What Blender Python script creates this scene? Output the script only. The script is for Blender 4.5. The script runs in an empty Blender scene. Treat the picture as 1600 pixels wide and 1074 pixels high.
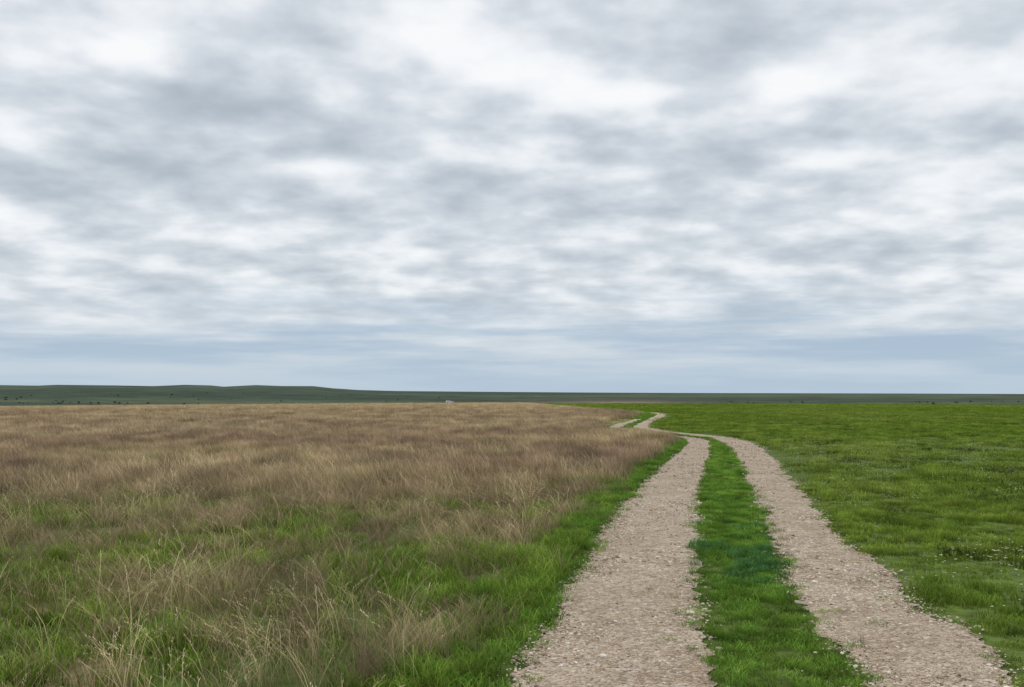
import bpy, math, random
import numpy as np
rng=np.random.default_rng(7); random.seed(7)
scene=bpy.context.scene
scene.view_settings.view_transform='Standard'; scene.view_settings.look='None'; scene.view_settings.exposure=0
F=1556.0; EYE=1.65; HY=617.0
PITCH=math.atan((HY-537)/F)
# ---------- camera
cd=bpy.data.cameras.new('camera'); cam=bpy.data.objects.new('camera',cd); scene.collection.objects.link(cam)
cd.sensor_width=36; cd.lens=F/1600*36; cd.clip_start=0.05; cd.clip_end=40000
cam.location=(0,0,EYE); cam.rotation_euler=(math.pi/2+PITCH,0,0); scene.camera=cam
def ground_pt(px,py,h=EYE):
    a=(px-800)/F; b=(537-py)/F
    dy=math.cos(PITCH)-b*math.sin(PITCH); dz=math.sin(PITCH)+b*math.cos(PITCH)
    t=-h/dz
    return a*t, dy*t
# ---------- numpy noise
def _h(ix,iy,s):
    n=(ix*374761393+iy*668265263+s*974634777)&0xffffffff
    n=((n^(n>>13))*1274126177)&0xffffffff
    return ((n^(n>>16))&0xffff)/65535.0
def vnoise(x,y,s=0):
    x=np.asarray(x,float);y=np.asarray(y,float)
    ix=np.floor(x).astype(np.int64);iy=np.floor(y).astype(np.int64)
    fx=x-ix;fy=y-iy;fx=fx*fx*(3-2*fx);fy=fy*fy*(3-2*fy)
    return (_h(ix,iy,s)*(1-fx)+_h(ix+1,iy,s)*fx)*(1-fy)+(_h(ix,iy+1,s)*(1-fx)+_h(ix+1,iy+1,s)*fx)*fy
def fbm(x,y,s=0,o=4):
    r=0;a=.5;t=0
    for i in range(o):
        r=r+a*vnoise(np.asarray(x)*2**i,np.asarray(y)*2**i,s+i*17);t+=a;a*=.5
    return r/t
def sstep(a,b,x):
    t=np.clip((x-a)/(b-a),0,1);return t*t*(3-2*t)
# ---------- road edges
rows=[(1074,800,1130,1350,1606),(1000,833,1108,1305,1525),(950,868,1098,1264,1448),(900,897,1088,1235,1386),(850,930,1083,1210,1325),
(800,964,1087,1188,1278),(750,1012,1098,1165,1236),(720,1046,1107,1152,1212),(700,1068,1112,1138,1190),(690,1076,1111,1123,1168)]
E=[]
for r in rows:
    v=[ground_pt(p,r[0]) for p in r[1:]]
    E.append([v[0][1]]+[q[0] for q in v])
e0=E[0]; e1=E[1]
E.insert(0,[-6]+[e0[i]+(e1[i]-e0[i])*(-6-e0[0])/(e1[0]-e0[0])*0.5 for i in range(1,5)])
E+= [[37.7,6.35,7.1,7.5,8.35],[40.5,5.75,6.6,7.1,8.1],[44,5.0,5.8,6.2,7.1],[50,4.8,5.5,6.0,6.8],[56,5.8,6.5,7.0,7.7],[60,6.8,7.35,7.8,8.4],
[66,8.0,8.6,8.9,9.6],[72,9.1,9.7,10.0,10.8],[78,10.2,10.9,11.2,12.0],[84,11.3,11.9,12.2,13.0],[90,11.4,12.0,12.4,13.1],[96,10.2,11.,11.4,12.3],[120,7.5,8.4,8.8,9.7],[160,4.6,5.5,6,7],[300,-6,-5,-4.5,-4]]
E=np.array(E)
def edge(i,y):
    y=np.asarray(y,float)
    w=(fbm(y*1.3,y*0+i*7.7,i+3,5)-.5)*0.30
    return np.interp(y,E[:,0],E[:,i])+w
# ---------- terrain
pxs=lambda az:800+F*np.tan(np.clip(az,-1.2,1.2))
KX,KY=-37.4,600.
def height(x,y):
    r=np.hypot(x,y); az=np.arctan2(x,y); p=pxs(az)
    Ed=np.interp(p,[-800,0,400,700,850,1100,1600,2400],[95,106,124,146,165,160,148,140])
    valley=-13+ (fbm(x/420,y/420,5,4)-.5)*9
    z=valley*sstep(0,1,(r-Ed)/480)
    yr=np.interp(p,[-3000,-600,0,60,90,180,240,290,330,350,400,440,490,520,560,620,760,900,1100,1400,1600,2500,4000],
      [612,606,604.0,604.5,603.3,603.8,604.6,602.6,603.4,605.2,602.7,604,604.1,607.2,609.8,611.3,612.5,613.5,614.5,615.2,616,616,612])
    R=3800.
    zr=(HY-yr)*R/F+EYE
    zz=z+(zr-z)*sstep(1500,R,r)
    z2=sstep(1500,2200,r)*(1-sstep(2600,3400,r))
    zz=zz+z2*(fbm(x/500,y/300,15,4)-.5)*14*np.where(az<0.1,1,.5)
    g=np.exp(-(((x-KX)/60)**2+((y-KY)/60)**2))
    zz=zz*(1-g)+(-3.4)*g
    back=sstep(1.4,2.0,np.abs(az))
    return zz*(1-back)+back*np.where(r>150,-3*sstep(150,900,r),0)
def mesh_np(name,V,faces_flat,counts,smooth=True):
    me=bpy.data.meshes.new(name)
    V=np.asarray(V,np.float32); me.vertices.add(len(V)); me.vertices.foreach_set('co',V.ravel())
    ff=np.asarray(faces_flat,np.int32); c=np.asarray(counts,np.int32)
    if len(c):
        me.loops.add(len(ff)); me.loops.foreach_set('vertex_index',ff)
        me.polygons.add(len(c)); st=np.zeros(len(c),np.int32); st[1:]=np.cumsum(c)[:-1]
        me.polygons.foreach_set('loop_start',st); me.polygons.foreach_set('loop_total',c)
        me.polygons.foreach_set('use_smooth',np.full(len(c),smooth))
    me.update(calc_edges=True); me.validate(); return me
def addobj(name,me,mat=None,coll=None):
    o=bpy.data.objects.new(name,me); (coll or scene.collection).objects.link(o)
    if mat: me.materials.append(mat)
    return o
# ---------- node helper
class NT:
    def __init__(s,t): s.t=t; s.t.nodes.clear()
    def n(s,ty,**kw):
        nd=s.t.nodes.new(ty)
        for k_,v in kw.items():
            if k_=='ins':
                for a,b in v.items(): s.set(nd.inputs[a],b)
            else: setattr(nd,k_,v)
        return nd
    def set(s,sock,v):
        if isinstance(v,bpy.types.NodeSocket): s.t.links.new(v,sock)
        else: sock.default_value=v
    def m(s,op,a,b=0.0,c=None,clamp=False):
        nd=s.t.nodes.new('ShaderNodeMath'); nd.operation=op; nd.use_clamp=clamp
        s.set(nd.inputs[0],a); s.set(nd.inputs[1],b)
        if c is not None: s.set(nd.inputs[2],c)
        return nd.outputs[0]
    def mix(s,f,a,b,bt='MIX'):
        nd=s.t.nodes.new('ShaderNodeMix'); nd.data_type='RGBA'; nd.blend_type=bt
        s.set(nd.inputs[0],f)
        for i,v in ((6,a),(7,b)):
            if not isinstance(v,bpy.types.NodeSocket) and len(v)==3: v=(*v,1)
            s.set(nd.inputs[i],v)
        return nd.outputs[2]
    def mr(s,v,a,b,c=0.0,d=1.0,sm=True):
        nd=s.t.nodes.new('ShaderNodeMapRange'); nd.interpolation_type='SMOOTHSTEP' if sm else 'LINEAR'
        s.set(nd.inputs[0],v); nd.inputs[1].default_value=a; nd.inputs[2].default_value=b; nd.inputs[3].default_value=c; nd.inputs[4].default_value=d
        return nd.outputs[0]
    def noise(s,vec,sc,det=4,ro=.55,dis=0.0):
        nd=s.n('ShaderNodeTexNoise',ins={'Vector':vec,'Scale':sc,'Detail':det,'Roughness':ro,'Distortion':dis})
        return nd.outputs[0]
    def grey(s,v): return s.n('ShaderNodeCombineColor',ins={0:v,1:v,2:v}).outputs[0]
def newmat(name):
    m=bpy.data.materials.new(name); m.use_nodes=True; return m,NT(m.node_tree)
# ---------- ground material
gm,g=newmat('ground')
at=g.n('ShaderNodeAttribute',attribute_name='gcol')
pos=g.n('ShaderNodeNewGeometry').outputs['Position']
n1=g.noise(pos,6,6,.7); n2=g.noise(pos,.35,5,.6); n3=g.noise(pos,.012,6,.65)
v=g.m('MULTIPLY',g.mr(n1,.3,.7,.6,1.35),g.mr(n2,.3,.7,.75,1.25)); v=g.m('MULTIPLY',v,g.mr(n3,.3,.7,.7,1.3))
c=g.mix(1.0,at.outputs['Color'],g.grey(v),'MULTIPLY')
bp=g.n('ShaderNodeBump',ins={'Strength':.6,'Distance':.03,'Height':n1})
b=g.n('ShaderNodeBsdfPrincipled',ins={'Base Color':c,'Roughness':.95,'Specular IOR Level':.1,'Normal':bp.outputs[0]})
g.n('ShaderNodeOutputMaterial',ins={0:b.outputs[0]})
# ---------- ground mesh
angs=np.concatenate([np.radians(np.arange(-180,-46,3.0)),np.radians(np.arange(-46,46,.1)),np.radians(np.arange(46,180,3.0))])
rad=np.exp(np.linspace(math.log(.5),math.log(14000),280))
A,Rr=np.meshgrid(angs,rad); X=Rr*np.sin(A); Y=Rr*np.cos(A); Z=height(X,Y)
nr,na=X.shape
V=np.stack([X.ravel(),Y.ravel(),Z.ravel()],1); V=np.vstack([V,[[0,0,0]]])
i,j=np.meshgrid(np.arange(nr-1),np.arange(na),indexing='ij'); j2=(j+1)%na
Q=np.stack([i*na+j,i*na+j2,(i+1)*na+j2,(i+1)*na+j],-1).reshape(-1,4)[:,::-1]
jj=np.arange(na); T=np.stack([np.full(na,nr*na),(jj+1)%na,jj],1)
me=mesh_np('ground',V,np.concatenate([Q.ravel(),T.ravel()]),np.concatenate([np.full(len(Q),4),np.full(len(T),3)]))
x,y=V[:,0],V[:,1]; r=np.hypot(x,y)
L0=edge(1,y)
def colr(a): return np.array(a,float)[None,:]
dry=colr((.17,.14,.07)); green=colr((.10,.145,.03)); verge=colr((.09,.14,.03))
col=np.where((x<L0-.45)[:,None],dry*(0.8+.5*fbm(x/3,y/3,2))[:,None],green)
k=((fbm(x/5,y/9,9)>.45)&(x<L0))[:,None]&(r<25)[:,None]; col=np.where(k,verge,col)
fg=sstep(30,150,r)[:,None]
farg=colr((.21,.27,.06)); fard=colr((.50,.38,.21))
col=np.where((x<L0-.45)[:,None],col*(1-fg)+fard*fg,col*(1-fg)+farg*fg)
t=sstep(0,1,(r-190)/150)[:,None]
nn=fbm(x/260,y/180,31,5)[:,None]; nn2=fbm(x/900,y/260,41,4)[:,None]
fl=colr((.035,.058,.034))*(0.55+.85*nn); q=sstep(.5,.64,nn2); fl=fl*(1-q)+colr((.075,.095,.05))*q  # far valley: cloud shadow painted in as a dark base colour
az=np.arctan2(x,y); pp=pxs(az)
pk=(np.exp(-((pp-970)/110)**2)*np.exp(-((r-1500)/500)**2))[:,None]
fl=fl*(1-pk)+colr((.26,.19,.145))*pk
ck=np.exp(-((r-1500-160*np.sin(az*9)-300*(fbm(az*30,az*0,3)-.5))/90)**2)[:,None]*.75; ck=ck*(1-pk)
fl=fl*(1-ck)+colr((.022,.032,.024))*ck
hz=sstep(1800,6500,r)[:,None]; fl=fl*(1-.6*hz)+colr((.058,.095,.105))*.6*hz  # aerial haze painted into the ground colour, bluer with distance
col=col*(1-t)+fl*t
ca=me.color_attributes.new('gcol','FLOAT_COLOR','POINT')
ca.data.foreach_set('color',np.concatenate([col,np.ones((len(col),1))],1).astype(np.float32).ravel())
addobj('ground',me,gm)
# ---------- gravel tracks
tm,g=newmat('gravel_track')
pos=g.n('ShaderNodeNewGeometry').outputs['Position']
wp_=g.n('ShaderNodeVectorMath',operation='ADD',ins={0:pos,1:g.n('ShaderNodeVectorMath',operation='SCALE',ins={0:g.n('ShaderNodeTexNoise',ins={'Vector':pos,'Scale':20.0}).outputs['Color'],'Scale':.03}).outputs[0]}).outputs[0]
vo=g.n('ShaderNodeTexVoronoi',ins={'Vector':wp_,'Scale':26.0}); vo2=g.n('ShaderNodeTexVoronoi',ins={'Vector':wp_,'Scale':65.0})
sp=g.n('ShaderNodeSeparateColor',ins={0:vo.outputs['Color']}); sp2=g.n('ShaderNodeSeparateColor',ins={0:vo2.outputs['Color']})
nA=g.noise(pos,1.3,6,.65); nB=g.noise(pos,9,6,.7); nC=g.noise(pos,3.5,5,.65)
c=g.mix(g.mr(nA,.35,.65),(.49,.375,.27),(.65,.525,.40))
c=g.mix(g.mr(sp.outputs[0],.6,.95,0,.7),c,(.76,.68,.57)); c=g.mix(g.mr(sp2.outputs[1],.5,1,0,.7),c,(.22,.155,.11))
c=g.mix(g.mr(nB,.5,.66,0,.6),c,(.27,.195,.135)); c=g.mix(g.mr(nC,.53,.70,0,.5),c,(.31,.23,.16))
ht=g.m('ADD',g.m('MULTIPLY',vo.outputs['Distance'],-.9),g.m('MULTIPLY',nB,1.1)); ht=g.m('ADD',ht,g.m('MULTIPLY',vo2.outputs['Distance'],-.5))
bp=g.n('ShaderNodeBump',ins={'Strength':1.0,'Distance':.035,'Height':ht})
b=g.n('ShaderNodeBsdfPrincipled',ins={'Base Color':c,'Roughness':.95,'Specular IOR Level':.15,'Normal':bp.outputs[0]})
g.n('ShaderNodeOutputMaterial',ins={0:b.outputs[0]})
ys0=np.concatenate([np.arange(-6,3,.2),np.arange(3,14,.03),np.arange(14,45,.08),np.arange(45,92,.25)])
for a_,b_ in((1,2),(3,4)):
    ys=ys0[ys0<68] if a_==1 else ys0
    nU=26; ea=edge(a_,ys)+(fbm(ys*9,ys*0,50+a_,3)-.5)*.16; eb=edge(b_,ys)+(fbm(ys*9,ys*0,60+a_,3)-.5)*.16
    u=np.linspace(0,1,nU)[None,:]; X=ea[:,None]*(1-u)+eb[:,None]*u; Y=ys[:,None]+0*u
    Z=.007+.022*fbm(X*5,Y*5,77,4)*np.sin(np.pi*u)**.5*np.where(Y<20,1,.3)
    V=np.stack([X.ravel(),Y.ravel(),Z.ravel()],1); n=len(ys)
    i,j=np.meshgrid(np.arange(n-1),np.arange(nU-1),indexing='ij')
    Q=np.stack([i*nU+j,i*nU+j+1,(i+1)*nU+j+1,(i+1)*nU+j],-1).reshape(-1,4)
    addobj('gravel_track',mesh_np('gravel_track',V,Q.ravel(),np.full(len(Q),4)),tm)
# ---------- plant materials
def blade_mat(name,A,B,C,root,psc=.25,trans=.3,var=.35,rootpow=1.0,p0=.4,p1=.6,big=None,bigsc=.05):
    m,g=newmat(name)
    pos=g.n('ShaderNodeNewGeometry').outputs['Position']
    mp=g.n('ShaderNodeMapping',ins={'Vector':pos,'Scale':(1,.7,0)}).outputs[0]
    n=g.noise(mp,psc,5,.62); h=g.n('ShaderNodeAttribute',attribute_name='h').outputs['Fac']; rn=g.n('ShaderNodeAttribute',attribute_name='rnd').outputs['Fac']
    oi=g.n('ShaderNodeObjectInfo').outputs['Random']
    c=g.mix(g.mr(n,p0,p1),A,B)
    if big: c=g.mix(g.mr(g.noise(mp,bigsc,4,.6),.42,.6),c,big)
    c=g.mix(g.m('MULTIPLY',g.mr(rn,.5,1),.6),c,C)
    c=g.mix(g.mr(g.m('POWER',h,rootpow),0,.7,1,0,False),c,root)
    n_b=g.noise(mp,psc*4.3,2,.6)
    v=g.m('MULTIPLY',g.mr(oi,0,1,1-var,1+var,False),g.mr(n_b,.3,.7,.62,1.38))
    c=g.mix(1.0,c,g.grey(v),'MULTIPLY')
    d=g.n('ShaderNodeBsdfDiffuse',ins={0:c}); o=d.outputs[0]
    if trans>0:
        t=g.n('ShaderNodeBsdfTranslucent',ins={0:c}); o=g.n('ShaderNodeMixShader',ins={0:trans,1:o,2:t.outputs[0]}).outputs[0]
    g.n('ShaderNodeOutputMaterial',ins={0:o}); return m
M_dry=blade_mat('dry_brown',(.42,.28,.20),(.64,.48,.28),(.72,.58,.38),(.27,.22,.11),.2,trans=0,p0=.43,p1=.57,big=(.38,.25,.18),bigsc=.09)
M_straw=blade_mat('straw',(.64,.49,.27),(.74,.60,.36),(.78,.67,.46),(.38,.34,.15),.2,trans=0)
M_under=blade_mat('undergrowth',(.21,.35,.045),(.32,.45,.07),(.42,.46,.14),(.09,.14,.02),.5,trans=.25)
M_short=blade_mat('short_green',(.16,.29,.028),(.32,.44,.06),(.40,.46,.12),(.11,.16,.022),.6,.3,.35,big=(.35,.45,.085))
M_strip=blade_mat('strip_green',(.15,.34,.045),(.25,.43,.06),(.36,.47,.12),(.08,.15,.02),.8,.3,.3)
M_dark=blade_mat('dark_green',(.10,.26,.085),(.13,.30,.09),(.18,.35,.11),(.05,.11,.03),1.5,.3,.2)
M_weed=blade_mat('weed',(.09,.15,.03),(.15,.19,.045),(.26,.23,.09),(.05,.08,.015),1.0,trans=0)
# ---------- tuft meshes
def tuft(name,mat,n,rad,h0,h1,w,lean=.4,bias=(0,0),droop=.2,heads=False,square=False,seed=1,segs=(0,.35,.7,1)):
    R=np.random.default_rng(seed); Vs=[];Fs=[];Cs=[];H=[];RN=[]; k=0
    for q in range(n):
        if square: bx,by=R.uniform(-rad,rad,2)
        else:
            a=R.uniform(0,6.283); rr=rad*math.sqrt(R.uniform()); bx,by=rr*math.cos(a),rr*math.sin(a)
        h=R.uniform(h0,h1); a=R.uniform(0,6.283); ln=lean*R.uniform(.2,1)
        dx=math.cos(a)*ln+bias[0];dy=math.sin(a)*ln+bias[1]
        f=R.uniform(0,3.1416); wx,wy=math.cos(f)*w/2,math.sin(f)*w/2; rn=R.uniform()
        wf=R.uniform(.7,1.3)
        for t in segs:
            cx=bx+dx*h*t**1.8; cy=by+dy*h*t**1.8; cz=h*t*(1-droop*t*t)-.005
            ww=wf*(1-t**2*.75)
            if t<1: Vs+= [(cx-wx*ww,cy-wy*ww,cz),(cx+wx*ww,cy+wy*ww,cz)]; H+=[t*h/h1]*2; RN+=[rn]*2
            else: Vs.append((cx,cy,cz)); H.append(t*h/h1); RN.append(rn)
        ns=len(segs)
        for s in range(ns-2):
            b=k+2*s; Fs+=[b,b+1,b+3,b+2]; Cs.append(4)
        b=k+2*(ns-2); Fs+=[b,b+1,b+2]; Cs.append(3); k+=2*(ns-1)+1
        if heads and rn>.35:
            for s in range(9):
                t=.72+.28*s/9; cx=bx+dx*h*t**1.8; cy=by+dy*h*t**1.8; cz=h*t*(1-droop*t*t)
                a2=R.uniform(0,6.283); l=R.uniform(.012,.028)
                ex=cx+math.cos(a2)*l*.4+dx*l; ey=cy+math.sin(a2)*l*.4+dy*l; ez=cz+l*.6; w2=w*.55
                Vs+=[(cx,cy,cz),((cx+ex)/2+w2,(cy+ey)/2,(cz+ez)/2),(ex,ey,ez),((cx+ex)/2-w2,(cy+ey)/2,(cz+ez)/2)]
                Fs+=[k,k+1,k+2,k+3]; Cs.append(4); H+=[1]*4; RN+=[.8]*4; k+=4
    me=mesh_np(name,Vs,Fs,Cs)
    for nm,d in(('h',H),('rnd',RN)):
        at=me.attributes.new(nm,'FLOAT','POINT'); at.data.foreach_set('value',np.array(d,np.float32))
    me.materials.append(mat); return bpy.data.objects.new(name,me)
def scatter(name,objs,P,rot,scl,idx):
    coll=bpy.data.collections.new(name+'_parts')
    for q,o in enumerate(objs): o.name='%s_variant_%02d'%(name,q); coll.objects.link(o)
    me=bpy.data.meshes.new(name); me.vertices.add(len(P)); me.vertices.foreach_set('co',np.asarray(P,np.float32).ravel())
    a=me.attributes.new('irot','FLOAT_VECTOR','POINT'); a.data.foreach_set('vector',np.asarray(rot,np.float32).ravel())
    a=me.attributes.new('iscl','FLOAT_VECTOR','POINT'); a.data.foreach_set('vector',np.asarray(scl,np.float32).ravel())
    a=me.attributes.new('iidx','INT','POINT'); a.data.foreach_set('value',np.asarray(idx,np.int32))
    o=addobj(name,me)
    ng=bpy.data.node_groups.new(name,'GeometryNodeTree')
    ng.interface.new_socket('Geometry',in_out='INPUT',socket_type='NodeSocketGeometry'); ng.interface.new_socket('Geometry',in_out='OUTPUT',socket_type='NodeSocketGeometry')
    N=ng.nodes; Lk=ng.links
    gi=N.new('NodeGroupInput');go=N.new('NodeGroupOutput'); ip=N.new('GeometryNodeInstanceOnPoints'); ci=N.new('GeometryNodeCollectionInfo')
    ci.inputs['Collection'].default_value=coll; ci.inputs['Separate Children'].default_value=True; ci.inputs['Reset Children'].default_value=True
    mp=N.new('GeometryNodeMeshToPoints'); Lk.new(gi.outputs[0],mp.inputs[0]); Lk.new(mp.outputs[0],ip.inputs['Points'])
    Lk.new(ci.outputs[0],ip.inputs['Instance']); ip.inputs['Pick Instance'].default_value=True
    for nm,ty,s in(('irot','FLOAT_VECTOR','Rotation'),('iscl','FLOAT_VECTOR','Scale'),('iidx','INT','Instance Index')):
        na_=N.new('GeometryNodeInputNamedAttribute'); na_.data_type=ty; na_.inputs[0].default_value=nm
        Lk.new(na_.outputs[0],ip.inputs[s])
    Lk.new(ip.outputs[0],go.inputs[0])
    md=o.modifiers.new('scatter','NODES'); md.node_group=ng
    return o
def pts(y0,y1,dens,soft=0.0):
    wid=lambda y:.58*y+2.5
    n=int(dens*wid(y1)*2*(y1-y0))
    y=rng.uniform(y0,y1,n); x=rng.uniform(-wid(y1),wid(y1),n)
    k=np.abs(x)<wid(y)
    if soft>0:
        k&=rng.uniform(size=n)<np.clip((y-y0)/soft+.0,0,1)+ (0 if y0>5 else 1)
        k&=rng.uniform(size=n)<np.clip((y1-y)/soft,0,1)
    return x[k],y[k]
U=lambda a:rng.uniform(size=len(a))
class Bag:
    def __init__(s,name): s.name=name;s.o=[];s.P=[];s.R=[];s.S=[];s.I=[]
    def add(s,objs,x,y,sc0=.8,sc1=1.2,rotlim=math.pi,zs=None,z=None):
        n=len(x)
        if n==0: return
        if objs[0] in s.o: i0=s.o.index(objs[0])
        else: i0=len(s.o); s.o+=objs
        zz=height(x,y) if z is None else z
        s.P.append(np.stack([x,y,zz],1)); a=rng.uniform(-rotlim,rotlim,n); s.R.append(np.stack([rng.normal(0,.07,n),rng.normal(0,.07,n),a],1))
        sc=rng.uniform(sc0,sc1,n); sz=sc if zs is None else sc*zs
        s.S.append(np.stack([sc,sc,sz],1)); s.I.append(i0+rng.integers(0,len(objs),n))
    def done(s):
        print(s.name,sum(len(p) for p in s.P))
        return scatter(s.name,s.o,np.concatenate(s.P),np.concatenate(s.R),np.concatenate(s.S),np.concatenate(s.I))
# ---------- left dry field
dryg=Bag('dry_prairie_grass'); und=Bag('green_undergrowth')
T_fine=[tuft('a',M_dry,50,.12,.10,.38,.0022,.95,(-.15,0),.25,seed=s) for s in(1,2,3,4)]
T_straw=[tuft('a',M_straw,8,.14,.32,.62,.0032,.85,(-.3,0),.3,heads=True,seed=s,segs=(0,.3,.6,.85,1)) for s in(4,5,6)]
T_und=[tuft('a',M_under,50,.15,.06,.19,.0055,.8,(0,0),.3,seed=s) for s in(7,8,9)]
def vw(y): return .30+.34*fbm(y*.8,y*0,88,3)
def gpatch(x,y):
    return sstep(.42,.58,fbm(x/1.3+3,y/1.7+1,9,4)+.05*np.clip((10-y)/5,-1,1)+.05*np.clip((x+1.5)/3,0,1))*(1-sstep(12,20,y))
x,y=pts(3.4,20,31,4); k=(x<edge(1,y)-vw(y)+rng.normal(0,.22,len(y)))&(U(x)<1-gpatch(x,y)*.78)
zs=.50+1.0*fbm(x/.9,y/.9,21,3)
dryg.add(T_fine,x[k],y[k],.7,1.15,1.3,zs[k])
x,y=pts(3.4,20,7,4); st=sstep(.42,.62,fbm(x/1.8+9,y/1.8,33,3)); k=(x<edge(1,y)-vw(y)-.05)&(U(x)<.15+.85*st)
dryg.add(T_straw,x[k],y[k],.7,1.2,1.4)
x,y=pts(3.4,22,38,5); gp=gpatch(x,y); k=(x<edge(1,y)-.15)&(U(x)<.35+.6*gp)
und.add(T_und,x[k],y[k],.6,1.25,zs=(.75+.4*gp)[k])
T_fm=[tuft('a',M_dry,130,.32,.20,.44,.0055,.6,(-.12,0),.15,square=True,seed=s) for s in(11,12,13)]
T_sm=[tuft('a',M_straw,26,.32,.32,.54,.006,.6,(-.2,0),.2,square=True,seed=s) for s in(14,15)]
x,y=pts(15,50,8,5); k=(x<edge(1,y)-.45-.4*U(x)); zs=.62+.75*fbm(x/2,y/2,21,3)
dryg.add(T_fm,x[k],y[k],.8,1.1,.8,zs[k])
x,y=pts(15,60,6,5); st=sstep(.42,.58,fbm(x/4+9,y/6,33,3)); k=(x<edge(1,y)-.6)&(U(x)<.06+.94*st)
dryg.add(T_sm,x[k],y[k],.8,1.15,.8)
x,y=pts(15,34,7,5); gp=sstep(.5,.62,fbm(x/2.6,y/4.5,19,3)); k=(x<edge(1,y)-.5)&(U(x)<gp); und.add(T_und,x[k],y[k],1.2,1.9)
T_ff=[tuft('a',M_dry,220,.95,.26,.44,.015,.35,(-.1,0),.15,square=True,seed=s,segs=(0,.5,1)) for s in(21,22,23)]
T_sf=[tuft('a',M_straw,90,.95,.3,.46,.015,.35,(-.1,0),.15,square=True,seed=s,segs=(0,.5,1)) for s in(24,25)]
x,y=pts(44,150,1.2,6); k=(x<edge(1,y)-1.1)&(U(x)<1-.8*sstep(70,120,y)); dryg.add(T_ff,x[k],y[k],.85,1.1,.8)
x,y=pts(50,175,1.5,6); st=sstep(.38,.56,fbm(x/14+9,y/22,33,3))+sstep(70,110,y); k=(x<edge(1,y)-1.2)&(U(x)<.08+.92*st); dryg.add(T_sf,x[k],y[k],.85,1.1,.8)
dryg.done()
T_tall=[tuft('a',M_straw,7,.1,.6,.92,.0045,.7,(.1,-.05),.36,heads=True,seed=s,segs=(0,.25,.5,.75,.9,1)) for s in(31,32,33)]
tall=Bag('tall_grass_stalks'); x=np.concatenate([rng.normal(-2.6,.4,20),rng.uniform(-7,.5,40)]); y=np.concatenate([rng.uniform(5.6,7.8,20),rng.uniform(5.5,15,40)])
k=x<edge(1,y)-.8; tall.add(T_tall,x[k],y[k],.65,1.05); tall.done()
# ---------- green verge
T_v=[tuft('a',M_strip,50,.10,.04,.13,.0045,.8,(0,0),.35,seed=s) for s in(41,42,43)]
x,y=pts(3.4,20,75,4); e=edge(1,y); k=(x<e+rng.normal(-.03,.09,len(y)))&(x>e-vw(y)-.3); und.add(T_v,x[k],y[k],.5,1.3)
T_vm=[tuft('a',M_strip,90,.2,.06,.16,.007,.8,(0,0),.3,seed=s) for s in(44,45)]
x,y=pts(16,50,26,4); e=edge(1,y); k=(x<e-.1)&(x>e-.65); und.add(T_vm,x[k],y[k],.7,1.1)
und.done()
# ---------- centre strip
st=Bag('grass_median')
T_s=[tuft('a',M_strip,64,.09,.03,.085,.0042,.9,(0,0),.35,seed=s) for s in(51,52,53)]
T_d=[tuft('a',M_dark,70,.09,.06,.13,.0045,.8,(0,0),.35,seed=s) for s in(54,55)]
x,y=pts(3.4,18,120,3); a=edge(2,y);b_=edge(3,y); jit=rng.normal(0,.08,len(y)); k=(x>a+.03+jit)&(x<b_-.03+jit)
ctr=(a+b_)/2; dz=sstep(.42,.8,fbm(x*2.5+5,y*1.2,71,4)*.8+.28*np.exp(-((y-10.0-.8*(x-ctr))/1.8)**2)-.06+.12*np.clip((x-ctr)/.3,-1,1)*np.exp(-((y-10)/3)**2)); dk=k&(U(x)<dz*.8)
zs=.45+1.2*fbm(x*1.8,y*1.5,73,3)
st.add(T_s,x[k&~dk],y[k&~dk],.6,1.25,zs=zs[k&~dk]); st.add(T_d,x[dk],y[dk],.6,1.15,zs=zs[dk])
T_s2=[tuft('a',M_strip,90,.13,.04,.11,.007,.8,(0,0),.3,seed=s) for s in(56,57)]
x,y=pts(15,50,60,3); a=edge(2,y);b_=edge(3,y); k=(x>a+.05)&(x<b_-.05); st.add(T_s2,x[k],y[k],.7,1.1)
x,y=pts(50,90,16); a=np.where(y<67.5,edge(2,y),edge(1,y)-1);b_=edge(3,y); k=(x>a+.05)&(x<b_-.05); st.add(T_s2,x[k],y[k],.9,1.2)
x,y=pts(3.4,22,22); a=edge(1,y);b_=edge(2,y);c_=edge(3,y);d_=edge(4,y); dd=np.minimum(np.minimum(np.abs(x-a),np.abs(x-b_)),np.minimum(np.abs(x-c_),np.abs(x-d_))); k=(x>a)&(x<d_)&(U(x)<np.exp(-dd/.11)); st.add(T_s,x[k],y[k],.3,.9)
st.done()
# ---------- right pasture
pa=Bag('pasture_grass')
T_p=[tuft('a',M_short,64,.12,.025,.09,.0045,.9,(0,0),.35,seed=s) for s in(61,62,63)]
x,y=pts(3.4,20,66,4); cl=sstep(.3,.68,fbm(x/.55,y/.55,91,4)); ed=x-edge(4,y); k=(ed>rng.normal(.02,.10,len(y)))&(U(x)<.5+.5*cl); zs=(.45+1.3*cl)*np.clip(.35+ed/.4,.3,1); pa.add(T_p,x[k],y[k],.6,1.3,zs=zs[k])
T_pm=[tuft('a',M_short,150,.34,.03,.11,.009,.8,(0,0),.3,square=True,seed=s) for s in(64,65,66)]
x,y=pts(15,60,9,5); cl=sstep(.3,.68,fbm(x/1.0,y/1.5,91,4)); k=(x>edge(4,y)+.35)&(U(x)<.6+.4*cl); zs=.45+1.4*cl; pa.add(T_pm,x[k],y[k],.7,1.2,zs=zs[k])
T_pf=[tuft('a',M_short,220,1.,.05,.14,.022,.8,(0,0),.3,square=True,seed=s,segs=(0,.5,1)) for s in(67,68,69)]
x,y=pts(54,190,1.,5); k=(x>edge(4,y)+1.); pa.add(T_pf,x[k],y[k],.9,1.2)
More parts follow.
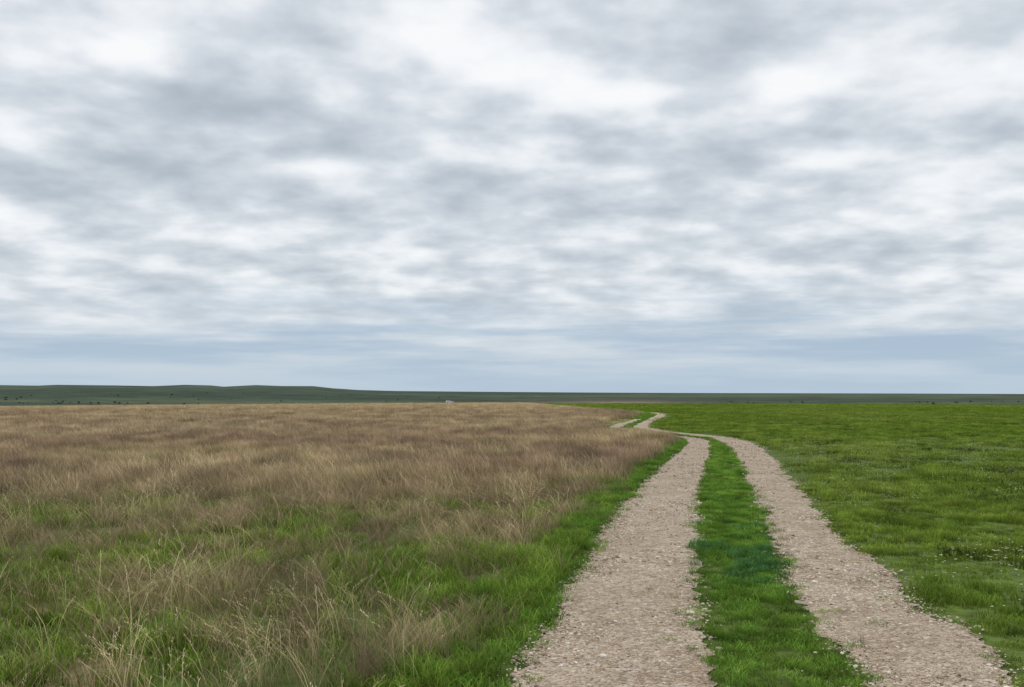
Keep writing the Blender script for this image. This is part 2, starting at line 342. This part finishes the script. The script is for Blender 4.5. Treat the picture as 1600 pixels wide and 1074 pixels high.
T_w=[tuft('a',M_weed,44,.13,.04,.13,.013,1.1,(0,0),.4,seed=s) for s in(71,72)]
x,y=pts(7,75,8); wn=sstep(.5,.64,fbm(x/1.3,y/2.0,111,4)); k=(x>edge(4,y)+.7)&(U(x)<wn*.8*np.clip(30/y,.15,1)); pa.add(T_w,x[k],y[k],.5,1.6)
pa.done()
# ---------- flowers
fm,g=newmat('flower_white'); b=g.n('ShaderNodeBsdfPrincipled',ins={'Base Color':(.70,.71,.48,1),'Roughness':.8}); g.n('ShaderNodeOutputMaterial',ins={0:b.outputs[0]})
def flower(seed):
    R=np.random.default_rng(seed); V=[];Fc=[];C=[];k=0
    for q in range(5):
        bx,by=R.uniform(-.2,.2,2); h=R.uniform(.08,.14); rr=R.uniform(.005,.011)
        V+=[(bx-.001,by,0),(bx+.001,by,0),(bx,by,h)]; Fc+=[k,k+1,k+2]; C.append(3); k+=3
        for p in range(6):
            a=p*1.047; c_,s_=math.cos(a),math.sin(a)
            V+=[(bx,by,h),(bx+rr*(c_-.4*s_),by+rr*(s_+.4*c_),h+.004),(bx+rr*1.5*c_,by+rr*1.5*s_,h+.006),(bx+rr*(c_+.4*s_),by+rr*(s_-.4*c_),h+.004)]
            Fc+=[k,k+1,k+2,k+3]; C.append(4); k+=4
    me=mesh_np('f',V,Fc,C); me.materials.append(fm); return bpy.data.objects.new('f',me)
fl_=Bag('white_wildflowers'); x,y=pts(7,36,7); k=(x>edge(4,y)+.4)&(U(x)<.15+.8*sstep(.42,.65,fbm(x/2,y/3,121,4))); fl_.add([flower(1),flower(2),flower(3)],x[k],y[k],.7,1.3); fl_.done()
# ---------- stones
sm,g=newmat('stone'); oi=g.n('ShaderNodeObjectInfo').outputs['Random']
cr=g.n('ShaderNodeValToRGB',ins={0:oi}); el=cr.color_ramp.elements; el[0].color=(.18,.125,.09,1); el[1].color=(.82,.75,.65,1); e_=el.new(.3); e_.color=(.42,.32,.23,1); e_=el.new(.7); e_.color=(.65,.54,.42,1)
b=g.n('ShaderNodeBsdfPrincipled',ins={'Base Color':cr.outputs[0],'Roughness':.9}); g.n('ShaderNodeOutputMaterial',ins={0:b.outputs[0]})
import bmesh
def stone(seed):
    R=random.Random(seed); bm=bmesh.new(); bmesh.ops.create_icosphere(bm,subdivisions=1,radius=1)
    s=(R.uniform(.8,1.3),R.uniform(.6,1),R.uniform(.45,.75))
    for v in bm.verts:
        q=R.uniform(.75,1.2); v.co=(v.co.x*s[0]*q,v.co.y*s[1]*q,v.co.z*s[2]*q)
    me=bpy.data.meshes.new('s'); bm.to_mesh(me); me.materials.append(sm); return bpy.data.objects.new('s',me)
gr=Bag('gravel'); S=[stone(q) for q in range(6)]
for (y0,y1,dn,s0,s1) in((3.4,10,900,.004,.010),(3.4,16,200,.009,.018),(3.4,40,16,.014,.032),(10,24,240,.007,.015),(24,40,60,.012,.022)):
    n=int(dn*10*(y1-y0)); x,y=rng.uniform(-.5,9.5,n),rng.uniform(y0,y1,n)
    a,b1,c1,d1=[edge(q,y) for q in(1,2,3,4)]; jj=np.abs(rng.normal(0,.09,n))
    kk=((x>a-jj)&(x<b1+jj))|((x>c1-jj)&(x<d1+jj)); kk&=U(x)<.12+.88*sstep(.38,.62,fbm(x*2.2,y*1.2,131,4))
    gr.add(S,x[kk],y[kk],s0,s1,z=np.full(kk.sum(),.016))
gr.done()
# ---------- distant trees
lm=blade_mat('tree_leaves',(.03,.048,.03),(.04,.06,.036),(.05,.07,.045),(.03,.045,.03),.05,trans=0)
bk,g=newmat('bark'); b=g.n('ShaderNodeBsdfPrincipled',ins={'Base Color':(.08,.065,.05,1),'Roughness':.9}); g.n('ShaderNodeOutputMaterial',ins={0:b.outputs[0]})
def tree(seed):
    R=np.random.default_rng(seed); V=[];Fc=[];C=[];mi=[];k=0
    def limb(p,q,r0,r1):
        nonlocal k
        for (c_,rr) in((p,r0),(q,r1)):
            for a in range(6): V.append((c_[0]+rr*math.cos(a*1.047),c_[1]+rr*math.sin(a*1.047),c_[2]))
        for a in range(6): Fc.extend([k+a,k+(a+1)%6,k+6+(a+1)%6,k+6+a]); C.append(4); mi.append(1)
        k+=12
    limb((0,0,-.3),(0,0,1.6),.28,.18); cl=[]
    for q in range(8):
        a=R.uniform(0,6.28); l=R.uniform(1.0,3.2); e=(math.cos(a)*l,math.sin(a)*l,R.uniform(1.2,4.0)); limb((0,0,R.uniform(.9,1.6)),e,.12,.04); cl.append(e)
    cl.append((0,0,4.0))
    for e in cl:
        rr=R.uniform(.8,1.5)
        for q in range(70):
            d=R.normal(size=3); d/=np.linalg.norm(d); p=np.array(e)+d*rr*R.uniform(.4,1)*np.array([1,1,.75]); u=R.normal(size=3)*.17; w_=R.normal(size=3)*.17
            V.extend([tuple(p-u),tuple(p+w_),tuple(p+u),tuple(p-w_)]); Fc.extend([k,k+1,k+2,k+3]); C.append(4); mi.append(0); k+=4
    me=mesh_np('t',V,Fc,C,False); at=me.attributes.new('h','FLOAT','POINT'); at.data.foreach_set('value',np.ones(len(V),np.float32))
    me.materials.append(lm); me.materials.append(bk)
    m2=np.zeros(len(me.polygons),np.int32); m2[:len(mi)]=mi; me.polygons.foreach_set('material_index',m2); return bpy.data.objects.new('t',me)
tr=Bag('distant_trees'); TR=[tree(q) for q in range(5)]
def trees(n,p0,p1,r0,r1,s0,s1,cl=True):
    px=rng.uniform(p0,p1,n); rr=rng.uniform(r0,r1,n); az=np.arctan((px-800)/F); x=rr*np.sin(az); y=rr*np.cos(az)
    if cl: kk=fbm(x/120,y/120,141,3)>.5; x=x[kk];y=y[kk]
    tr.add(TR,x,y,s0,s1)
trees(100,-200,270,1400,2300,.35,.75); trees(40,280,700,1500,2400,.35,.6); trees(110,1100,1900,1300,1900,.35,.7)
tr.done()
# ---------- parked vehicle far away (white station wagon)
def simple(name,colr_,ro):
    m,g=newmat(name); pos=g.n('ShaderNodeNewGeometry').outputs['Position']; n=g.noise(pos,3.0)
    c=g.mix(n,tuple(v*.95 for v in colr_),colr_); b=g.n('ShaderNodeBsdfPrincipled',ins={'Base Color':c,'Roughness':ro}); g.n('ShaderNodeOutputMaterial',ins={0:b.outputs[0]}); return m
wp=simple('white_paint',(.85,.85,.85),.3); gl=simple('car_glass',(.03,.035,.04),.1); tyr=simple('tyre',(.03,.03,.03),.8)
car=bpy.data.objects.new('parked_car',None); scene.collection.objects.link(car)
def extr(name,prof,w0,mat,wtop=None,zt=None):
    bm=bmesh.new(); A_=[];B_=[]
    for (px_,pz) in prof:
        w=w0 if (wtop is None or pz<zt) else wtop
        A_.append(bm.verts.new((px_,-w,pz))); B_.append(bm.verts.new((px_,w,pz)))
    bm.faces.new(A_); bm.faces.new(B_[::-1]); n=len(prof)
    for q in range(n): bm.faces.new((A_[q],B_[q],B_[(q+1)%n],A_[(q+1)%n]))
    bmesh.ops.recalc_face_normals(bm,faces=bm.faces); me=bpy.data.meshes.new(name); bm.to_mesh(me); o=addobj(name,me,mat); o.parent=car
    bv=o.modifiers.new('b','BEVEL'); bv.width=.04; bv.segments=2; return o
extr('body',[(-2.3,.35),(-2.35,.9),(-2.2,1.02),(.95,1.05),(2.1,.9),(2.3,.7),(2.3,.35)],.9,wp)
extr('cabin',[(-2.15,1.0),(-1.95,1.62),(.05,1.66),(.95,1.0)],.84,wp,.68,1.3)
for s in(-1,1):
    for nm,pf in(('rear_window',[(-1.9,1.1),(-1.8,1.5),(-1.05,1.52),(-1.05,1.1)]),('front_window',[(-.95,1.1),(-.95,1.52),(-.02,1.53),(.6,1.1)])):
        bm=bmesh.new(); vs=[bm.verts.new((p,s*(.84-.16*(q-1.0)/.64+.03),q)) for p,q in pf]; bm.faces.new(vs); me=bpy.data.meshes.new(nm); bm.to_mesh(me); o=addobj(nm,me,gl); o.parent=car
bm=bmesh.new(); vs=[bm.verts.new(p) for p in((.97,-.72,1.1),(.97,.72,1.1),(.2,.6,1.58),(.2,-.6,1.58))]; bm.faces.new(vs); me=bpy.data.meshes.new('windscreen'); bm.to_mesh(me); o=addobj('windscreen',me,gl); o.parent=car
for wx in(-1.4,1.45):
    for wy in(-.82,.82):
        bm=bmesh.new(); bmesh.ops.create_cone(bm,cap_ends=True,segments=20,radius1=.34,radius2=.34,depth=.22); me=bpy.data.meshes.new('wheel'); bm.to_mesh(me); o=addobj('wheel',me,tyr); o.parent=car; o.location=(wx,wy,.34); o.rotation_euler=(math.pi/2,0,0)
car.location=(KX,KY,float(height(np.array([KX]),np.array([KY]))[0])); car.rotation_euler=(0,0,math.radians(15))
# ---------- world
SUN_EL=math.radians(58); SUN_AZ=math.radians(-15)
w=bpy.data.worlds.new('World'); scene.world=w; w.use_nodes=True; g=NT(w.node_tree)
sky=g.n('ShaderNodeTexSky',sky_type='NISHITA'); sky.sun_disc=False; sky.sun_elevation=SUN_EL; sky.sun_rotation=SUN_AZ
d=g.n('ShaderNodeTexCoord').outputs['Generated']; s=g.n('ShaderNodeSeparateXYZ',ins={0:d}); X,Y,Z=s.outputs
zc=g.m('MAXIMUM',Z,0.0); den=g.m('ADD',zc,.2)
u=g.m('DIVIDE',X,den); v=g.m('DIVIDE',Y,den)
uv=g.n('ShaderNodeCombineXYZ',ins={0:u,1:v,2:0.0}).outputs[0]
nb=g.noise(uv,1.7,2,.5); nm=g.noise(uv,4.2,3,.42); nf=g.noise(uv,10.,4,.5)
az=g.m('ARCTAN2',X,Y); el_=g.m('ARCSINE',Z)
B=g.m('ADD',g.m('MULTIPLY',g.m('SUBTRACT',nb,.5),.65),g.m('MULTIPLY',g.m('SUBTRACT',nm,.5),1.1))
B=g.m('ADD',B,g.m('MULTIPLY',g.m('SUBTRACT',nf,.5),.5))
def blob(px,py,sx,sy,amp):
    global B
    a=math.atan((px-800)/F); e=math.atan((HY-py)/F)
    p=g.m('DIVIDE',g.m('SUBTRACT',az,a),sx/F); q=g.m('DIVIDE',g.m('SUBTRACT',el_,e),sy/F)
    ex=g.m('EXPONENT',g.m('MULTIPLY',g.m('ADD',g.m('MULTIPLY',p,p),g.m('MULTIPLY',q,q)),-1.0))
    B=g.m('ADD',B,g.m('MULTIPLY',ex,amp))
for t in((660,60,150,50,.33),(740,130,90,70,.24),(980,140,150,30,.28),(1240,140,110,45,.3),(190,100,70,40,.26),(960,40,120,40,-.12),(1170,40,90,35,-.08),(300,190,260,55,-.2),(620,270,260,50,-.14),
  (20,160,60,35,.22),(100,290,200,45,-.22),(1150,215,300,40,-.08),(1200,330,300,30,-.08),(300,370,250,30,.1),(1500,320,140,40,.15),(480,268,60,14,.25),(980,268,70,16,.25),(1290,265,60,14,.2)): blob(*t)
val=g.m('ADD',B,.61)
cr=g.n('ShaderNodeValToRGB',ins={0:val}); E_=cr.color_ramp; E_.interpolation='B_SPLINE'
E_.elements[0].position=.05; E_.elements[0].color=(.36,.41,.465,1); E_.elements[1].position=1.; E_.elements[1].color=(1.0,1.0,1.0,1)
for p_,c_ in((.35,(.49,.545,.605,1)),(.6,(.67,.72,.77,1)),(.8,(.90,.925,.95,1))):
    q=E_.elements.new(p_); q.color=c_
band=g.noise(g.n('ShaderNodeMapping',ins={'Vector':g.n('ShaderNodeCombineXYZ',ins={0:az,1:el_,2:0.0}).outputs[0],'Scale':(3.0,34,1)}).outputs[0],1.0,5,.55)
lowc=g.mix(g.mr(band,.38,.62),(.40,.52,.66),(.64,.71,.78))
hzf=g.mr(g.m('ADD',el_,g.m('MULTIPLY',g.m('SUBTRACT',band,.5),.11)),.03,.125,1,0)
cc=g.mix(hzf,cr.outputs[0],lowc)
cc=g.mix(g.mr(el_,0,.055,.8,0),cc,(.46,.585,.71))
bgc=g.n('ShaderNodeBackground',ins={0:cc,1:1.0}); bgs=g.n('ShaderNodeBackground',ins={0:sky.outputs[0],1:.1})
mx=g.n('ShaderNodeMixShader',ins={0:.93,1:bgs.outputs[0],2:bgc.outputs[0]}); g.n('ShaderNodeOutputWorld',ins={0:mx.outputs[0]})
# ---------- sun
sl=bpy.data.lights.new('sun','SUN'); sl.energy=1.5; sl.angle=math.radians(12); sl.color=(1,.94,.84)
so=bpy.data.objects.new('sun',sl); scene.collection.objects.link(so)
from mathutils import Vector
dv=Vector((math.sin(SUN_AZ)*math.cos(SUN_EL),math.cos(SUN_AZ)*math.cos(SUN_EL),math.sin(SUN_EL)))
so.rotation_euler=(-dv).to_track_quat('-Z','Y').to_euler(); so.location=dv*50
